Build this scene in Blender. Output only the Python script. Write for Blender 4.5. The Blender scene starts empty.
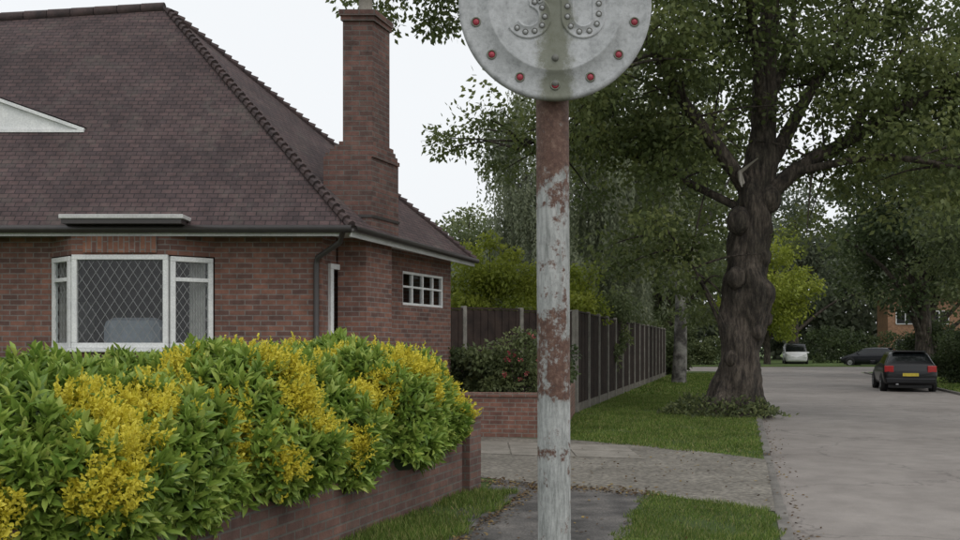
import bpy, math, random
import numpy as np
from mathutils import Vector
random.seed(7); rng=np.random.default_rng(11)
SC=bpy.context.scene
# ---------------------------------------------------------------- materials
def newmat(name):
    m=bpy.data.materials.new(name); m.use_nodes=True
    nt=m.node_tree; b=nt.nodes['Principled BSDF']; b.inputs['Roughness'].default_value=.8
    return m,nt,b
def N(nt,t,**k):
    n=nt.nodes.new(t)
    for a,v in k.items(): setattr(n,a,v)
    return n
def ramp(nt,stops,interp='LINEAR'):
    r=nt.nodes.new('ShaderNodeValToRGB'); cr=r.color_ramp; cr.interpolation=interp
    while len(cr.elements)<len(stops): cr.elements.new(.5)
    for e,(p,c) in zip(cr.elements,stops):
        e.position=p; e.color=(c[0],c[1],c[2],1) if not isinstance(c,(int,float)) else (c,c,c,1)
    return r
def noise(nt,scale,detail=6,rough=.6,vec=None):
    n=nt.nodes.new('ShaderNodeTexNoise'); n.inputs['Scale'].default_value=scale
    n.inputs['Detail'].default_value=detail; n.inputs['Roughness'].default_value=rough
    if vec is None:
        tc=nt.nodes.new('ShaderNodeNewGeometry'); vec=tc.outputs['Position']
    nt.links.new(vec,n.inputs['Vector']); return n
def mixc(nt,fac,a,b,mode='MIX'):
    m=nt.nodes.new('ShaderNodeMix'); m.data_type='RGBA'; m.blend_type=mode
    for s,i in ((fac,0),(a,6),(b,7)):
        if hasattr(s,'links'): nt.links.new(s,m.inputs[i])
        elif isinstance(s,(int,float)): m.inputs[i].default_value=s if i==0 else (s,s,s,1)
        else: m.inputs[i].default_value=(*s,1)
    return m.outputs[2]
def bump(nt,b,h,strength=.3,dist=.01):
    n=nt.nodes.new('ShaderNodeBump'); n.inputs['Strength'].default_value=strength; n.inputs['Distance'].default_value=dist
    nt.links.new(h,n.inputs['Height']); nt.links.new(n.outputs[0],b.inputs['Normal'])
def noisy(name,stops,scale=3,rough=.85,bs=.3,bd=.01,scale2=40,metal=0,f2=.35):
    m,nt,b=newmat(name); n1=noise(nt,scale); n2=noise(nt,scale2,4)
    r=ramp(nt,stops); nt.links.new(n1.outputs['Fac'],r.inputs[0])
    r2=ramp(nt,[(.3,.55),(.7,1.35)]); nt.links.new(n2.outputs['Fac'],r2.inputs[0])
    c=mixc(nt,f2,r.outputs[0],r2.outputs[0],'MULTIPLY')
    nt.links.new(c,b.inputs['Base Color']); b.inputs['Roughness'].default_value=rough; b.inputs['Metallic'].default_value=metal
    bump(nt,b,n2.outputs['Fac'],bs,bd); return m
def plain(name,col,rough=.6,metal=0):
    m,nt,b=newmat(name); n=noise(nt,9,4)
    r=ramp(nt,[(.3,tuple(c*.82 for c in col)),(.7,tuple(min(1,c*1.1) for c in col))]); nt.links.new(n.outputs['Fac'],r.inputs[0])
    nt.links.new(r.outputs[0],b.inputs['Base Color']); b.inputs['Roughness'].default_value=rough; b.inputs['Metallic'].default_value=metal
    return m
def brickmat(name,c1,c2,mortar_or_shade,bw=.225,rh=.075,ms=.009,vert=False,bs=.5,stain=.5,moss=0):
    m,nt,b=newmat(name); uv=N(nt,'ShaderNodeUVMap')
    vec=uv.outputs[0]
    if vert:
        mp=N(nt,'ShaderNodeMapping'); mp.inputs['Rotation'].default_value=(0,0,math.pi/2); nt.links.new(vec,mp.inputs[0]); vec=mp.outputs[0]
    br=N(nt,'ShaderNodeTexBrick'); nt.links.new(vec,br.inputs['Vector'])
    br.inputs['Color1'].default_value=(*c1,1); br.inputs['Color2'].default_value=(*c2,1); br.inputs['Mortar'].default_value=(*mortar_or_shade,1)
    br.inputs['Scale'].default_value=1; br.inputs['Mortar Size'].default_value=ms; br.inputs['Mortar Smooth'].default_value=.2
    br.inputs['Brick Width'].default_value=bw; br.inputs['Row Height'].default_value=rh; br.inputs['Bias'].default_value=-.1
    n1=noise(nt,1.1,6,.65); n2=noise(nt,60,3); n3=noise(nt,9,3)
    r=ramp(nt,[(.3,.6),(.7,1.25)]); nt.links.new(n1.outputs['Fac'],r.inputs[0])
    r3=ramp(nt,[(.3,.6),(.7,1.35)]); nt.links.new(n3.outputs['Fac'],r3.inputs[0])
    c=mixc(nt,stain,br.outputs['Color'],r.outputs[0],'MULTIPLY'); c=mixc(nt,.6,c,r3.outputs[0],'MULTIPLY')
    if moss:
        n4=noise(nt,2.2,8,.75); rm=ramp(nt,[(.52,0),(.68,moss)]); nt.links.new(n4.outputs['Fac'],rm.inputs[0]); c=mixc(nt,rm.outputs[0],c,(.095,.09,.075))
    nt.links.new(c,b.inputs['Base Color']); b.inputs['Roughness'].default_value=.9
    mm=N(nt,'ShaderNodeMath',operation='MULTIPLY_ADD'); nt.links.new(br.outputs['Fac'],mm.inputs[0]); mm.inputs[1].default_value=-1; 
    nt.links.new(n2.outputs['Fac'],mm.inputs[2]); bump(nt,b,mm.outputs[0],bs,.008); return m
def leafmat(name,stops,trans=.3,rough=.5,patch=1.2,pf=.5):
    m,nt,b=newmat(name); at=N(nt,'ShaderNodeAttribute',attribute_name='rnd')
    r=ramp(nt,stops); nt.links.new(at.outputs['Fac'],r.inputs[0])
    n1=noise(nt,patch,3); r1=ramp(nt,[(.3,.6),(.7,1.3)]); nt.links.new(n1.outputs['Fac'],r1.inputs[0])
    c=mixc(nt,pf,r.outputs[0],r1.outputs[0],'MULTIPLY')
    nt.links.new(c,b.inputs['Base Color']); b.inputs['Roughness'].default_value=rough
    b.inputs['Specular IOR Level'].default_value=.3
    tr=N(nt,'ShaderNodeBsdfTranslucent'); nt.links.new(c,tr.inputs[0])
    mx=N(nt,'ShaderNodeMixShader'); mx.inputs[0].default_value=trans
    nt.links.new(b.outputs[0],mx.inputs[1]); nt.links.new(tr.outputs[0],mx.inputs[2])
    nt.links.new(mx.outputs[0],nt.nodes['Material Output'].inputs[0]); return m

M={}
M['brick']=brickmat('house_brick',(.225,.105,.075),(.105,.058,.050),(.19,.165,.15),stain=.45)
M['brickv']=brickmat('soldier_brick',(.27,.125,.08),(.12,.06,.05),(.2,.17,.15),vert=True)
M['brickw']=brickmat('garden_brick',(.17,.09,.07),(.10,.058,.05),(.13,.115,.10),stain=.9,moss=.5)
M['brickp']=brickmat('planter_brick',(.27,.13,.095),(.16,.08,.065),(.24,.21,.18),stain=.7,moss=.3)
M['brickf']=brickmat('far_brick',(.42,.21,.11),(.3,.15,.08),(.3,.25,.2))
M['chim']=brickmat('chimney_brick',(.16,.08,.065),(.085,.048,.042),(.12,.105,.095),stain=.7,moss=.3)
M['tile']=brickmat('roof_tile',(.092,.058,.057),(.060,.041,.043),(.026,.02,.021),bw=.15,rh=.088,ms=.007,bs=.9,stain=.8,moss=.45)  # dark lines between courses are shadow lines, painted into the tile colour
M['tilef']=brickmat('far_roof_tile',(.16,.09,.07),(.1,.06,.05),(.04,.03,.03),bw=.3,rh=.2,ms=.02)
M['hip']=noisy('hip_tile',[(.3,(.035,.026,.027)),(.7,(.085,.055,.052))],6)
M['white']=noisy('white_paint',[(.3,(.62,.63,.63)),(.7,(.80,.80,.78))],3,.45,.05,.002)
M['upvc']=noisy('grey_fascia',[(.3,(.42,.42,.41)),(.7,(.58,.58,.56))],3,.5,.05)
M['gut']=plain('gutter_brown',(.04,.034,.032),.4)
M['black']=plain('black_plastic',(.012,.012,.013),.5)
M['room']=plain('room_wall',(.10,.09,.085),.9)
M['curt']=plain('curtain_cloth',(.6,.58,.55),.9)
M['refl']=plain('reflection_tone',(.30,.33,.37),.9)  # blue-grey of a car's reflection, put into a surface colour
M['lead']=plain('lead_came',(.27,.27,.27),.5)
M['conc']=noisy('concrete_post',[(.3,(.16,.15,.13)),(.7,(.30,.28,.245))],5)
M['gravb']=noisy('gravel_board',[(.3,(.09,.08,.065)),(.7,(.19,.17,.14))],5)
M['wood']=noisy('fence_wood',[(.3,(.018,.011,.009)),(.7,(.050,.032,.025))],4,.9)
M['soil']=noisy('soil',[(.3,(.03,.022,.015)),(.7,(.07,.05,.035))],8,.95,.8,.03)
def barkmat():
    m,nt,b=newmat('bark'); g=N(nt,'ShaderNodeNewGeometry'); mp=N(nt,'ShaderNodeMapping'); mp.inputs['Scale'].default_value=(1,1,.22); nt.links.new(g.outputs['Position'],mp.inputs[0])
    n1=noise(nt,13,7,.7,mp.outputs[0]); n2=noise(nt,1.6,6,.7)
    r=ramp(nt,[(.35,(.018,.014,.012)),(.5,(.07,.058,.048)),(.68,(.17,.145,.12))]); nt.links.new(n1.outputs['Fac'],r.inputs[0])
    r2=ramp(nt,[(.3,(.4,.42,.36)),(.55,(.95,.9,.85)),(.7,(1.3,1.25,1.2))]); nt.links.new(n2.outputs['Fac'],r2.inputs[0])
    nt.links.new(mixc(nt,.9,r.outputs[0],r2.outputs[0],'MULTIPLY'),b.inputs['Base Color']); b.inputs['Roughness'].default_value=.95
    bump(nt,b,n1.outputs['Fac'],1,.09); return m
M['bark']=barkmat()
M['birch']=noisy('birch_bark',[(.4,(.05,.045,.04)),(.6,(.22,.21,.19))],3,.9,.5,.02)
M['pale']=plain('cut_wood',(.36,.33,.29),.8)
def groundmat():
    m,nt,b=newmat('grass_ground'); n1=noise(nt,.7,6); n2=noise(nt,30,5,.8)
    r=ramp(nt,[(.3,(.052,.085,.018)),(.55,(.09,.138,.03)),(.75,(.14,.17,.05))]); nt.links.new(n1.outputs['Fac'],r.inputs[0])
    r2=ramp(nt,[(.3,.5),(.7,1.3)]); nt.links.new(n2.outputs['Fac'],r2.inputs[0])
    nt.links.new(mixc(nt,.7,r.outputs[0],r2.outputs[0],'MULTIPLY'),b.inputs['Base Color']); b.inputs['Roughness'].default_value=1
    bump(nt,b,n2.outputs['Fac'],1,.04); return m
M['grass']=groundmat()
def roadmat():
    m,nt,b=newmat('concrete_road'); n1=noise(nt,.35,7,.65); n2=noise(nt,90,3,.8); n3=noise(nt,2.5,6,.7)
    r=ramp(nt,[(.3,(.19,.166,.150)),(.55,(.265,.237,.216)),(.75,(.33,.297,.273))]); nt.links.new(n1.outputs['Fac'],r.inputs[0])
    r2=ramp(nt,[(.3,.62),(.7,1.25)]); nt.links.new(n2.outputs['Fac'],r2.inputs[0])
    r3=ramp(nt,[(.35,.72),(.6,1.05)]); nt.links.new(n3.outputs['Fac'],r3.inputs[0])
    c=mixc(nt,.7,r.outputs[0],r2.outputs[0],'MULTIPLY'); c=mixc(nt,.6,c,r3.outputs[0],'MULTIPLY')
    vo=N(nt,'ShaderNodeTexVoronoi',feature='DISTANCE_TO_EDGE'); vo.inputs['Scale'].default_value=.32
    g=N(nt,'ShaderNodeNewGeometry'); dn=noise(nt,1.5,5); add=N(nt,'ShaderNodeVectorMath',operation='ADD'); nt.links.new(g.outputs['Position'],add.inputs[0]); nt.links.new(dn.outputs['Color'],add.inputs[1]); nt.links.new(add.outputs[0],vo.inputs['Vector'])
    rc=ramp(nt,[(.0,.45),(.009,1.0)]); nt.links.new(vo.outputs['Distance'],rc.inputs[0])
    c=mixc(nt,.7,c,rc.outputs[0],'MULTIPLY')
    nt.links.new(c,b.inputs['Base Color']); b.inputs['Roughness'].default_value=.75; bump(nt,b,n2.outputs['Fac'],.4,.006); return m
M['road']=roadmat()
def drivemat():
    m,nt,b=newmat('aggregate_concrete'); n1=noise(nt,.9,6,.65); n2=noise(nt,55,4,.8)
    vo=N(nt,'ShaderNodeTexVoronoi'); vo.inputs['Scale'].default_value=16; g=N(nt,'ShaderNodeNewGeometry'); nt.links.new(g.outputs['Position'],vo.inputs['Vector'])
    r=ramp(nt,[(.3,(.14,.126,.104)),(.55,(.225,.205,.172)),(.75,(.31,.285,.24))]); nt.links.new(n1.outputs['Fac'],r.inputs[0])
    r2=ramp(nt,[(.3,.55),(.7,1.35)]); nt.links.new(n2.outputs['Fac'],r2.inputs[0]); r3=ramp(nt,[(.1,1.25),(.75,.5)]); nt.links.new(vo.outputs['Distance'],r3.inputs[0])
    c=mixc(nt,.8,r.outputs[0],r2.outputs[0],'MULTIPLY'); c=mixc(nt,.7,c,r3.outputs[0],'MULTIPLY'); nt.links.new(c,b.inputs['Base Color']); b.inputs['Roughness'].default_value=.9
    ml=N(nt,'ShaderNodeMath',operation='MULTIPLY'); ml.inputs[1].default_value=-1; nt.links.new(vo.outputs['Distance'],ml.inputs[0]); bump(nt,b,ml.outputs[0],.8,.02); return m
M['drive']=drivemat()
M['slab']=noisy('paving_slab',[(.3,(.17,.155,.13)),(.7,(.29,.265,.23))],2.5,.85,.4,.01,scale2=35)
M['path']=noisy('asphalt',[(.35,(.045,.042,.040)),(.5,(.095,.088,.083)),(.68,(.17,.155,.142))],1.9,.9,.8,.01,scale2=45,f2=.85)
M['kerb']=noisy('kerb_stone',[(.3,(.10,.092,.082)),(.7,(.21,.195,.175))],3,.85)
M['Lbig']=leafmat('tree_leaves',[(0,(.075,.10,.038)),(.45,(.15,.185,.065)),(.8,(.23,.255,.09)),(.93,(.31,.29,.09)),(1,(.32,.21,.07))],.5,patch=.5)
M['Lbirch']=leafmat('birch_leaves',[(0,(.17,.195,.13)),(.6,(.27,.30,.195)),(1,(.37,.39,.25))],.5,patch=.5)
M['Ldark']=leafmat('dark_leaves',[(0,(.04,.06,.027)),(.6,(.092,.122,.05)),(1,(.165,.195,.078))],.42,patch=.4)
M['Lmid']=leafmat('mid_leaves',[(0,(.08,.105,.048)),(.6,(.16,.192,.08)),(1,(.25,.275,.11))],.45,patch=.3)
M['Lfar']=leafmat('hazed_far_leaves',[(0,(.11,.135,.09)),(.6,(.18,.205,.135)),(1,(.25,.27,.17))],.45,patch=.2)  # paler than the nearer leaves: distance haze put into the colour
M['Lyel']=leafmat('yellow_leaves',[(0,(.17,.22,.03)),(.6,(.34,.38,.06)),(1,(.50,.50,.12))],.45,patch=.8)
M['Lhedge']=leafmat('laurel_leaves',[(0,(.055,.115,.02)),(.4,(.145,.245,.042)),(.75,(.30,.41,.08)),(1,(.52,.58,.15))],.3,.35,patch=2.5,pf=.35)
M['Lflow']=leafmat('yellow_shoots',[(0,(.36,.35,.03)),(.4,(.60,.53,.045)),(1,(.80,.70,.10))],.3,.5,patch=4,pf=.25)
M['Lgrass']=leafmat('grass_blades',[(0,(.075,.12,.02)),(.6,(.15,.235,.045)),(.85,(.27,.31,.09)),(1,(.36,.33,.14))],.4,.6,patch=1.2,pf=.7)
M['Lbrown']=leafmat('fallen_leaf',[(0,(.05,.032,.02)),(.6,(.13,.08,.04)),(1,(.26,.19,.07))],.1,.8)
M['Lpink']=leafmat('rose_petals',[(0,(.22,.03,.04)),(1,(.40,.09,.10))],.2,.6)
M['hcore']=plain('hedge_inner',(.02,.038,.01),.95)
def glassmat():
    m,nt,b=newmat('window_glass'); gl=N(nt,'ShaderNodeBsdfGlossy'); gl.inputs['Roughness'].default_value=.03
    tr=N(nt,'ShaderNodeBsdfTransparent'); tr.inputs[0].default_value=(.75,.78,.78,1)
    mx=N(nt,'ShaderNodeMixShader'); mx.inputs[0].default_value=.055
    nt.links.new(tr.outputs[0],mx.inputs[1]); nt.links.new(gl.outputs[0],mx.inputs[2]); nt.links.new(mx.outputs[0],nt.nodes['Material Output'].inputs[0]); return m
M['glass']=glassmat()
# ---------------------------------------------------------------- mesh helpers
def link(o,parent=None):
    SC.collection.objects.link(o)
    if parent: o.parent=parent
    return o
def empty(name,loc=(0,0,0),rz=0):
    e=bpy.data.objects.new(name,None); e.location=loc; e.rotation_euler=(0,0,rz); e.empty_display_size=.3; return link(e)
def autouv(me):
    uvl=me.uv_layers.new(name='UVMap')
    for p in me.polygons:
        n=p.normal
        if abs(n.z)>.98: t=Vector((1,0,0)); bb=Vector((0,1,0))
        else:
            t=Vector((0,0,1)).cross(n).normalized(); bb=n.cross(t)
        for li in p.loop_indices:
            co=me.vertices[me.loops[li].vertex_index].co; uvl.data[li].uv=(co.dot(t),co.dot(bb))
def mesh(name,verts,faces,mat,parent=None,smooth=False,bevel=0):
    me=bpy.data.meshes.new(name); me.from_pydata([tuple(v) for v in verts],[],faces); me.update()
    for m in (mat if isinstance(mat,list) else [mat]): me.materials.append(m)
    autouv(me)
    if smooth: me.polygons.foreach_set('use_smooth',[True]*len(me.polygons))
    o=bpy.data.objects.new(name,me); link(o,parent)
    if bevel:
        b=o.modifiers.new('b','BEVEL'); b.width=bevel; b.segments=2
    return o
def prismdata(plan,z0,z1):
    a=sum(plan[i][0]*plan[(i+1)%len(plan)][1]-plan[(i+1)%len(plan)][0]*plan[i][1] for i in range(len(plan)))
    if a<0: plan=plan[::-1]
    n=len(plan); v=[(x,y,z0) for x,y in plan]+[(x,y,z1) for x,y in plan]
    f=[tuple(range(n))[::-1],tuple(range(n,2*n))]+[(i,(i+1)%n,n+(i+1)%n,n+i) for i in range(n)]
    return v,f
def prism(name,plan,z0,z1,mat,parent=None,bevel=0):
    v,f=prismdata(plan,z0,z1); return mesh(name,v,f,mat,parent,bevel=bevel)
def rect(x0,x1,y0,y1): return [(x0,y0),(x1,y0),(x1,y1),(x0,y1)]
def box(name,x0,x1,y0,y1,z0,z1,mat,parent=None,bevel=0): return prism(name,rect(x0,x1,y0,y1),z0,z1,mat,parent,bevel)
def multi(name,parts,mat,parent=None,smooth=False,bevel=0):
    V=[];F=[]
    for v,f in parts:
        o=len(V); V+=list(v); F+=[tuple(i+o for i in ff) for ff in f]
    return mesh(name,V,F,mat,parent,smooth,bevel)
def barsdata(p,q,w,d,nrm):
    p=Vector(p);q=Vector(q);nrm=Vector(nrm).normalized(); t=(q-p).normalized(); s=t.cross(nrm)*w/2; e=nrm*d/2
    v=[p-s-e,p+s-e,p+s+e,p-s+e,q-s-e,q+s-e,q+s+e,q-s+e]
    return v,[(0,1,2,3),(7,6,5,4),(0,4,5,1),(1,5,6,2),(2,6,7,3),(3,7,4,0)]
def tubedata(pts,rad,seg=8,jit=0,cap=True):
    V=[];F=[];pts=[Vector(p) for p in pts]
    for i,(p,r) in enumerate(zip(pts,rad)):
        t=(pts[min(i+1,len(pts)-1)]-pts[max(i-1,0)]).normalized()
        a=t.cross(Vector((0,1,0.01)));
        if a.length<.1: a=t.cross(Vector((1,0,0)))
        a.normalize(); b=t.cross(a)
        for k in range(seg):
            an=2*math.pi*k/seg; rr=r*(1+random.uniform(-jit,jit)); V.append(p+a*math.cos(an)*rr+b*math.sin(an)*rr)
    for i in range(len(pts)-1):
        for k in range(seg):
            k2=(k+1)%seg; F.append((i*seg+k,i*seg+k2,(i+1)*seg+k2,(i+1)*seg+k))
    if cap: F.append(tuple(range(seg))); F.append(tuple(range((len(pts)-1)*seg,len(pts)*seg))[::-1])
    return V,F
def smoothpath(pts,n=4):
    out=[];P=[Vector(p) for p in pts]
    for i in range(len(P)-1):
        p0=P[max(i-1,0)];p1=P[i];p2=P[i+1];p3=P[min(i+2,len(P)-1)]
        for k in range(n):
            t=k/n; out.append(.5*((2*p1)+(p2-p0)*t+(2*p0-5*p1+4*p2-p3)*t*t+(3*p1-p0-3*p2+p3)*t**3))
    out.append(P[-1]); return out
def lathe(name,prof,seg,mat,parent=None,axis='y',smooth=True):
    V=[];F=[]
    for r,h in prof:
        for k in range(seg):
            a=2*math.pi*k/seg; V.append((r*math.cos(a),h,r*math.sin(a)) if axis=='y' else (r*math.cos(a),r*math.sin(a),h))
    for i in range(len(prof)-1):
        for k in range(seg):
            k2=(k+1)%seg; F.append((i*seg+k,i*seg+k2,(i+1)*seg+k2,(i+1)*seg+k))
    return mesh(name,V,F,mat,parent,smooth)
def unit(a): return a/np.maximum(np.linalg.norm(a,axis=1,keepdims=True),1e-9)
def leaves(name,P,D,L,W,mat,parent=None,rnd=None,lance=False,up=None,mats_idx=None):
    P=np.asarray(P,float); n=len(P); D=unit(np.asarray(D,float)); L=np.broadcast_to(L,(n,))[:,None]; W=np.broadcast_to(W,(n,))[:,None]
    R=rng.normal(size=(n,3)) if up is None else up+rng.normal(size=(n,3))*.35
    S=unit(np.cross(D,R)); U=np.cross(S,D)
    if not lance:
        T=np.stack([P,P+D*L*.45+S*W*.5,P+D*L,P+D*L*.45-S*W*.5],1); k=4; faces=[(0,1,2,3)]
    else:
        f=.16*W*2
        T=np.stack([P,P+D*L*.3+S*W*.42+U*f,P+D*L*.3,P+D*L*.3-S*W*.42+U*f,
            P+D*L*.66+S*W*.46+U*(f-L*.06),P+D*L*.66-U*L*.06,P+D*L*.66-S*W*.46+U*(f-L*.06),P+D*L*.97-U*L*.2],1); k=8
        faces=[(0,2,1),(0,3,2),(1,2,5,4),(2,3,6,5),(4,5,7),(5,6,7)]
    flat=np.concatenate([np.array(f) for f in faces]); cnt=np.array([len(f) for f in faces])
    loops=(flat[None,:]+np.arange(n)[:,None]*k).ravel(); tot=np.tile(cnt,n); starts=np.concatenate([[0],np.cumsum(tot)[:-1]])
    me=bpy.data.meshes.new(name); me.vertices.add(n*k); me.vertices.foreach_set('co',T.reshape(-1).astype(np.float32))
    me.loops.add(len(loops)); me.loops.foreach_set('vertex_index',loops.astype(np.int32))
    me.polygons.add(len(tot)); me.polygons.foreach_set('loop_start',starts.astype(np.int32))
    me.update(calc_edges=True)
    if rnd is None: rnd=rng.random(n)
    at=me.attributes.new('rnd','FLOAT','POINT'); at.data.foreach_set('value',np.repeat(np.clip(rnd,0,1),k).astype(np.float32))
    for m in (mat if isinstance(mat,list) else [mat]): me.materials.append(m)
    o=bpy.data.objects.new(name,me); return link(o,parent)
def clumpleaves(C,R,per,squash=.7):
    m=len(C); cv=rng.random(m)*.5
    d=unit(rng.normal(size=(m*per,3))); r=rng.random((m*per,1))**.5
    idx=np.repeat(np.arange(m),per); Rr=np.broadcast_to(R,(m,))[idx][:,None]
    off=d*r*Rr; off[:,2]*=squash
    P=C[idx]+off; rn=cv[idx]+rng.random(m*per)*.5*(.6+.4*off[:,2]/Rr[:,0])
    D=d*.6+rng.normal(size=(m*per,3))*.6; D[:,2]-=.35
    return P,D,rn
def broadleaf(name,base,H,cz,R,nc,per,ls,cr,lmat,bark=None,trunk_r=.25,limbs=14,low=None):
    x,y=base; e=empty(name,(x,y,0)); bark=bark or M['bark']
    d=unit(rng.normal(size=(nc,3))); ph=rng.random(4)*6.28
    lump=1+.18*np.sin(d[:,0]*5+ph[0])+.16*np.sin(d[:,1]*6+ph[1])+.14*np.sin(d[:,2]*6+ph[2])
    r=(rng.random(nc)**.4)*lump
    C=d*r[:,None]*np.array(R)+np.array([0,0,cz]); C[:,2]=np.maximum(C[:,2],(low if low is not None else .8)+rng.random(nc)*1.2)
    parts=[]
    tp=smoothpath([(0,0,-.2),(random.uniform(-.1,.1),.05,H*.2),(random.uniform(-.3,.3),0,H*.5),(random.uniform(-.4,.4),.1,H*.85)],5)
    parts.append(tubedata(tp,[trunk_r*(1.3-1.15*i/(len(tp)-1)) for i in range(len(tp))],9,.06))
    for k in range(limbs):
        c=Vector(C[k]); s=tp[min(len(tp)-2,max(3,int(len(tp)*max(.15,(c.z/H)*.7))))]
        mid=s.lerp(c,.5)+Vector((0,0,.1*(c-s).length)); pp=smoothpath([s,mid,c],4)
        parts.append(tubedata(pp,[trunk_r*.45*(1-.85*i/(len(pp)-1)) for i in range(len(pp))],6,.05))
    multi('trunk_and_limbs',parts,bark,e,True)
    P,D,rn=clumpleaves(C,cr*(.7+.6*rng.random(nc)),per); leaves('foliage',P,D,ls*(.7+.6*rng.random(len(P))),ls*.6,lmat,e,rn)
    return e
def weeping(name,base,H,R,ns,lmat,bark,ls=.16,tr=.16,zlow=2.5,hmax=4.2):
    x,y=base; e=empty(name,(x,y,0)); tp=smoothpath([(0,0,-.2),(.2,0,H*.3),(-.1,.1,H*.65),(.1,0,H*.97)],5)
    parts=[tubedata(tp,[tr*(1.25-1.15*i/(len(tp)-1)) for i in range(len(tp))],9,.06)]
    PP=[];RR=[]
    nb=34
    for b in range(nb):
        f=.3+.68*b/nb; s=Vector((tp[int(f*(len(tp)-1))])); a=random.uniform(0,6.28); ln=R*(1.15-f*.75)*random.uniform(.5,1.2)
        t=s+Vector((math.cos(a)*ln,math.sin(a)*ln,ln*.5)); pp=smoothpath([s,s.lerp(t,.55)+Vector((0,0,ln*.22)),t],4)
        parts.append(tubedata(pp,[tr*.3*(1-.85*i/(len(pp)-1)) for i in range(len(pp))],5))
        for k in range(ns//nb):
            q=pp[random.randint(2,len(pp)-1)]+Vector((random.gauss(0,.22),random.gauss(0,.22),random.uniform(-.2,.3)))
            hl=random.uniform(1,hmax)*(1 if f<.8 else .6); hl=min(hl,max(.3,q.z-zlow)); n=int(hl*15)+4
            tt=np.linspace(0,1,n); sway=random.uniform(-.12,.2); sw2=random.uniform(-.15,.15)
            Q=np.stack([q.x+sway*tt**1.5+rng.normal(size=n)*.035,q.y+sw2*tt**1.5+rng.normal(size=n)*.035,q.z-hl*tt],1)
            PP.append(Q); RR.append(np.full(n,random.random()*.6)+rng.random(n)*.4)
    multi('trunk_and_limbs',parts,bark,e,True)
    P=np.concatenate(PP); rn=np.concatenate(RR); D=rng.normal(size=P.shape)*.4; D[:,2]-=.8
    leaves('foliage',P,D,ls*(.7+.6*rng.random(len(P))),ls*.5,lmat,e,rn); return e

# ---------------------------------------------------------------- ground, road, paths
KL=lambda y: .44+.28*y
KR=lambda y: 7.25+.28*y
mesh('ground',[(-400,-200,-.075),(400,-200,-.075),(400,600,-.075),(-400,600,-.075)],[(0,1,2,3)],M['grass'])
def sheet(name,plan,z,mat):
    a=sum(plan[i][0]*plan[(i+1)%len(plan)][1]-plan[(i+1)%len(plan)][0]*plan[i][1] for i in range(len(plan)))
    if a<0: plan=plan[::-1]
    return mesh(name,[(x,y,z) for x,y in plan],[tuple(range(len(plan)))],mat)
sheet('road',[(KL(-40),-40),(KR(-40),-40),(KR(57),57),(120,57),(120,71),(-60,71),(-60,57),(KL(57),57)],-.066,M['road'])
prism('grass_verge',[(KL(-40)-.12,-40),(KL(55)-.12,55),(KL(55)-2,57),(-60,57),(-60,-40)],-.07,0,M['grass'])
prism('grass_verge',[(KR(-40)+.12,-40),(KR(55)+.12,55),(KR(55)+2,57),(120,57),(120,-40)],-.07,0,M['grass'])
prism('grass_verge',[(-60,71),(120,71),(120,110),(-60,110)],-.07,.0,M['grass'])
kp=[]
for K,s in ((KL,-1),(KR,1)):
    y=-6.
    while y<55:
        y2=y+.9; g=.008
        kp.append(prismdata([(K(y),y+g),(K(y)+s*.118,y+g),(K(y2)+s*.118,y2-g),(K(y2),y2-g)],-.07,.008 if not(8.6<y<13) or s>0 else -.03)); y=y2
multi('kerb',kp,M['kerb'],bevel=.008)
sheet('driveway',[(-6,17.2),(-.1,16.3),(1.5,15.7),(3.0,14.6),(3.98,13.0),(2.83,8.94),(1.85,10.0),(.9,10.6),(-.06,11.3),(-6,13.2)],.006,M['drive'])
sl=[]
for i in range(5):
    for j in range(2):
        x0=-2.3+i*.92;y0=14.3-i*.25+j*.85; sl.append(prismdata([(x0,y0),(x0+.9,y0-.24),(x0+.9,y0+.58),(x0,y0+.82)],.0065,.016+random.uniform(0,.006)))
multi('paving_slabs',sl,M['slab'],bevel=.006)
def wobble(a,b,n,amp,ph):
    out=[]
    for i in range(n):
        t=i/n; out.append((a[0]+(b[0]-a[0])*t+amp*math.sin(t*n*1.1+ph)+amp*.6*math.sin(t*n*2.7+ph*2),a[1]+(b[1]-a[1])*t))
    return out
sheet('footpath',wobble((-.25+.28*(-12),-4.34),(-.05,9.5),40,.035,0)+[(-.05,9.5),(.2,11.1),(.9,10.62)]+wobble((1.15+.28*2.4,10.06),(1.15+.28*(-12),-4.34),40,.04,2)+[(1.15+.28*(-12),-4.34)],.004,M['path'])
# ---------------------------------------------------------------- bungalow
H=empty('brick_bungalow')
zt=3.2
fy=13.4; cx=-2.27; W2=(-.55,17.5)
box('wall',-14,-6.15,fy,fy+.25,0,zt,M['brick'],H)
box('wall',-3.81,cx,fy,fy+.25,0,zt,M['brick'],H)
bay=[(-6.15,fy),(-5.69,13.0),(-4.35,13.0),(-3.81,fy)]
prism('bay_wall',bay,0,1.5,M['brick'],H)
prism('bay_wall',bay,2.86,3.188,M['brick'],H)
prism('soldier_course',[(-5.52,12.97),(-4.5,12.97),(-4.5,12.999),(-5.52,12.999)],2.885,3.11,M['brickv'],H)
box('wall',-6.149,-3.811,fy+.002,fy+.25,0,1.2,M['brick'],H)
box('wall',-6.149,-3.811,fy+.002,fy+.25,2.9,3.2,M['brick'],H)
def wallseg(a,b,z0,z1,mat,t=.22,name='wall'):
    a=Vector((*a,0));b=Vector((*b,0)); d=(b-a).normalized(); n=Vector((-d.y,d.x,0))*t
    return prism(name,[tuple(a.xy),tuple(b.xy),tuple((b+n).xy),tuple((a+n).xy)],z0,z1,mat,H)
C0=Vector((cx,fy+.25)); CE=Vector(W2); sd=(CE-C0)
P=lambda t: (C0.x+sd.x*t,C0.y+sd.y*t)
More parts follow.
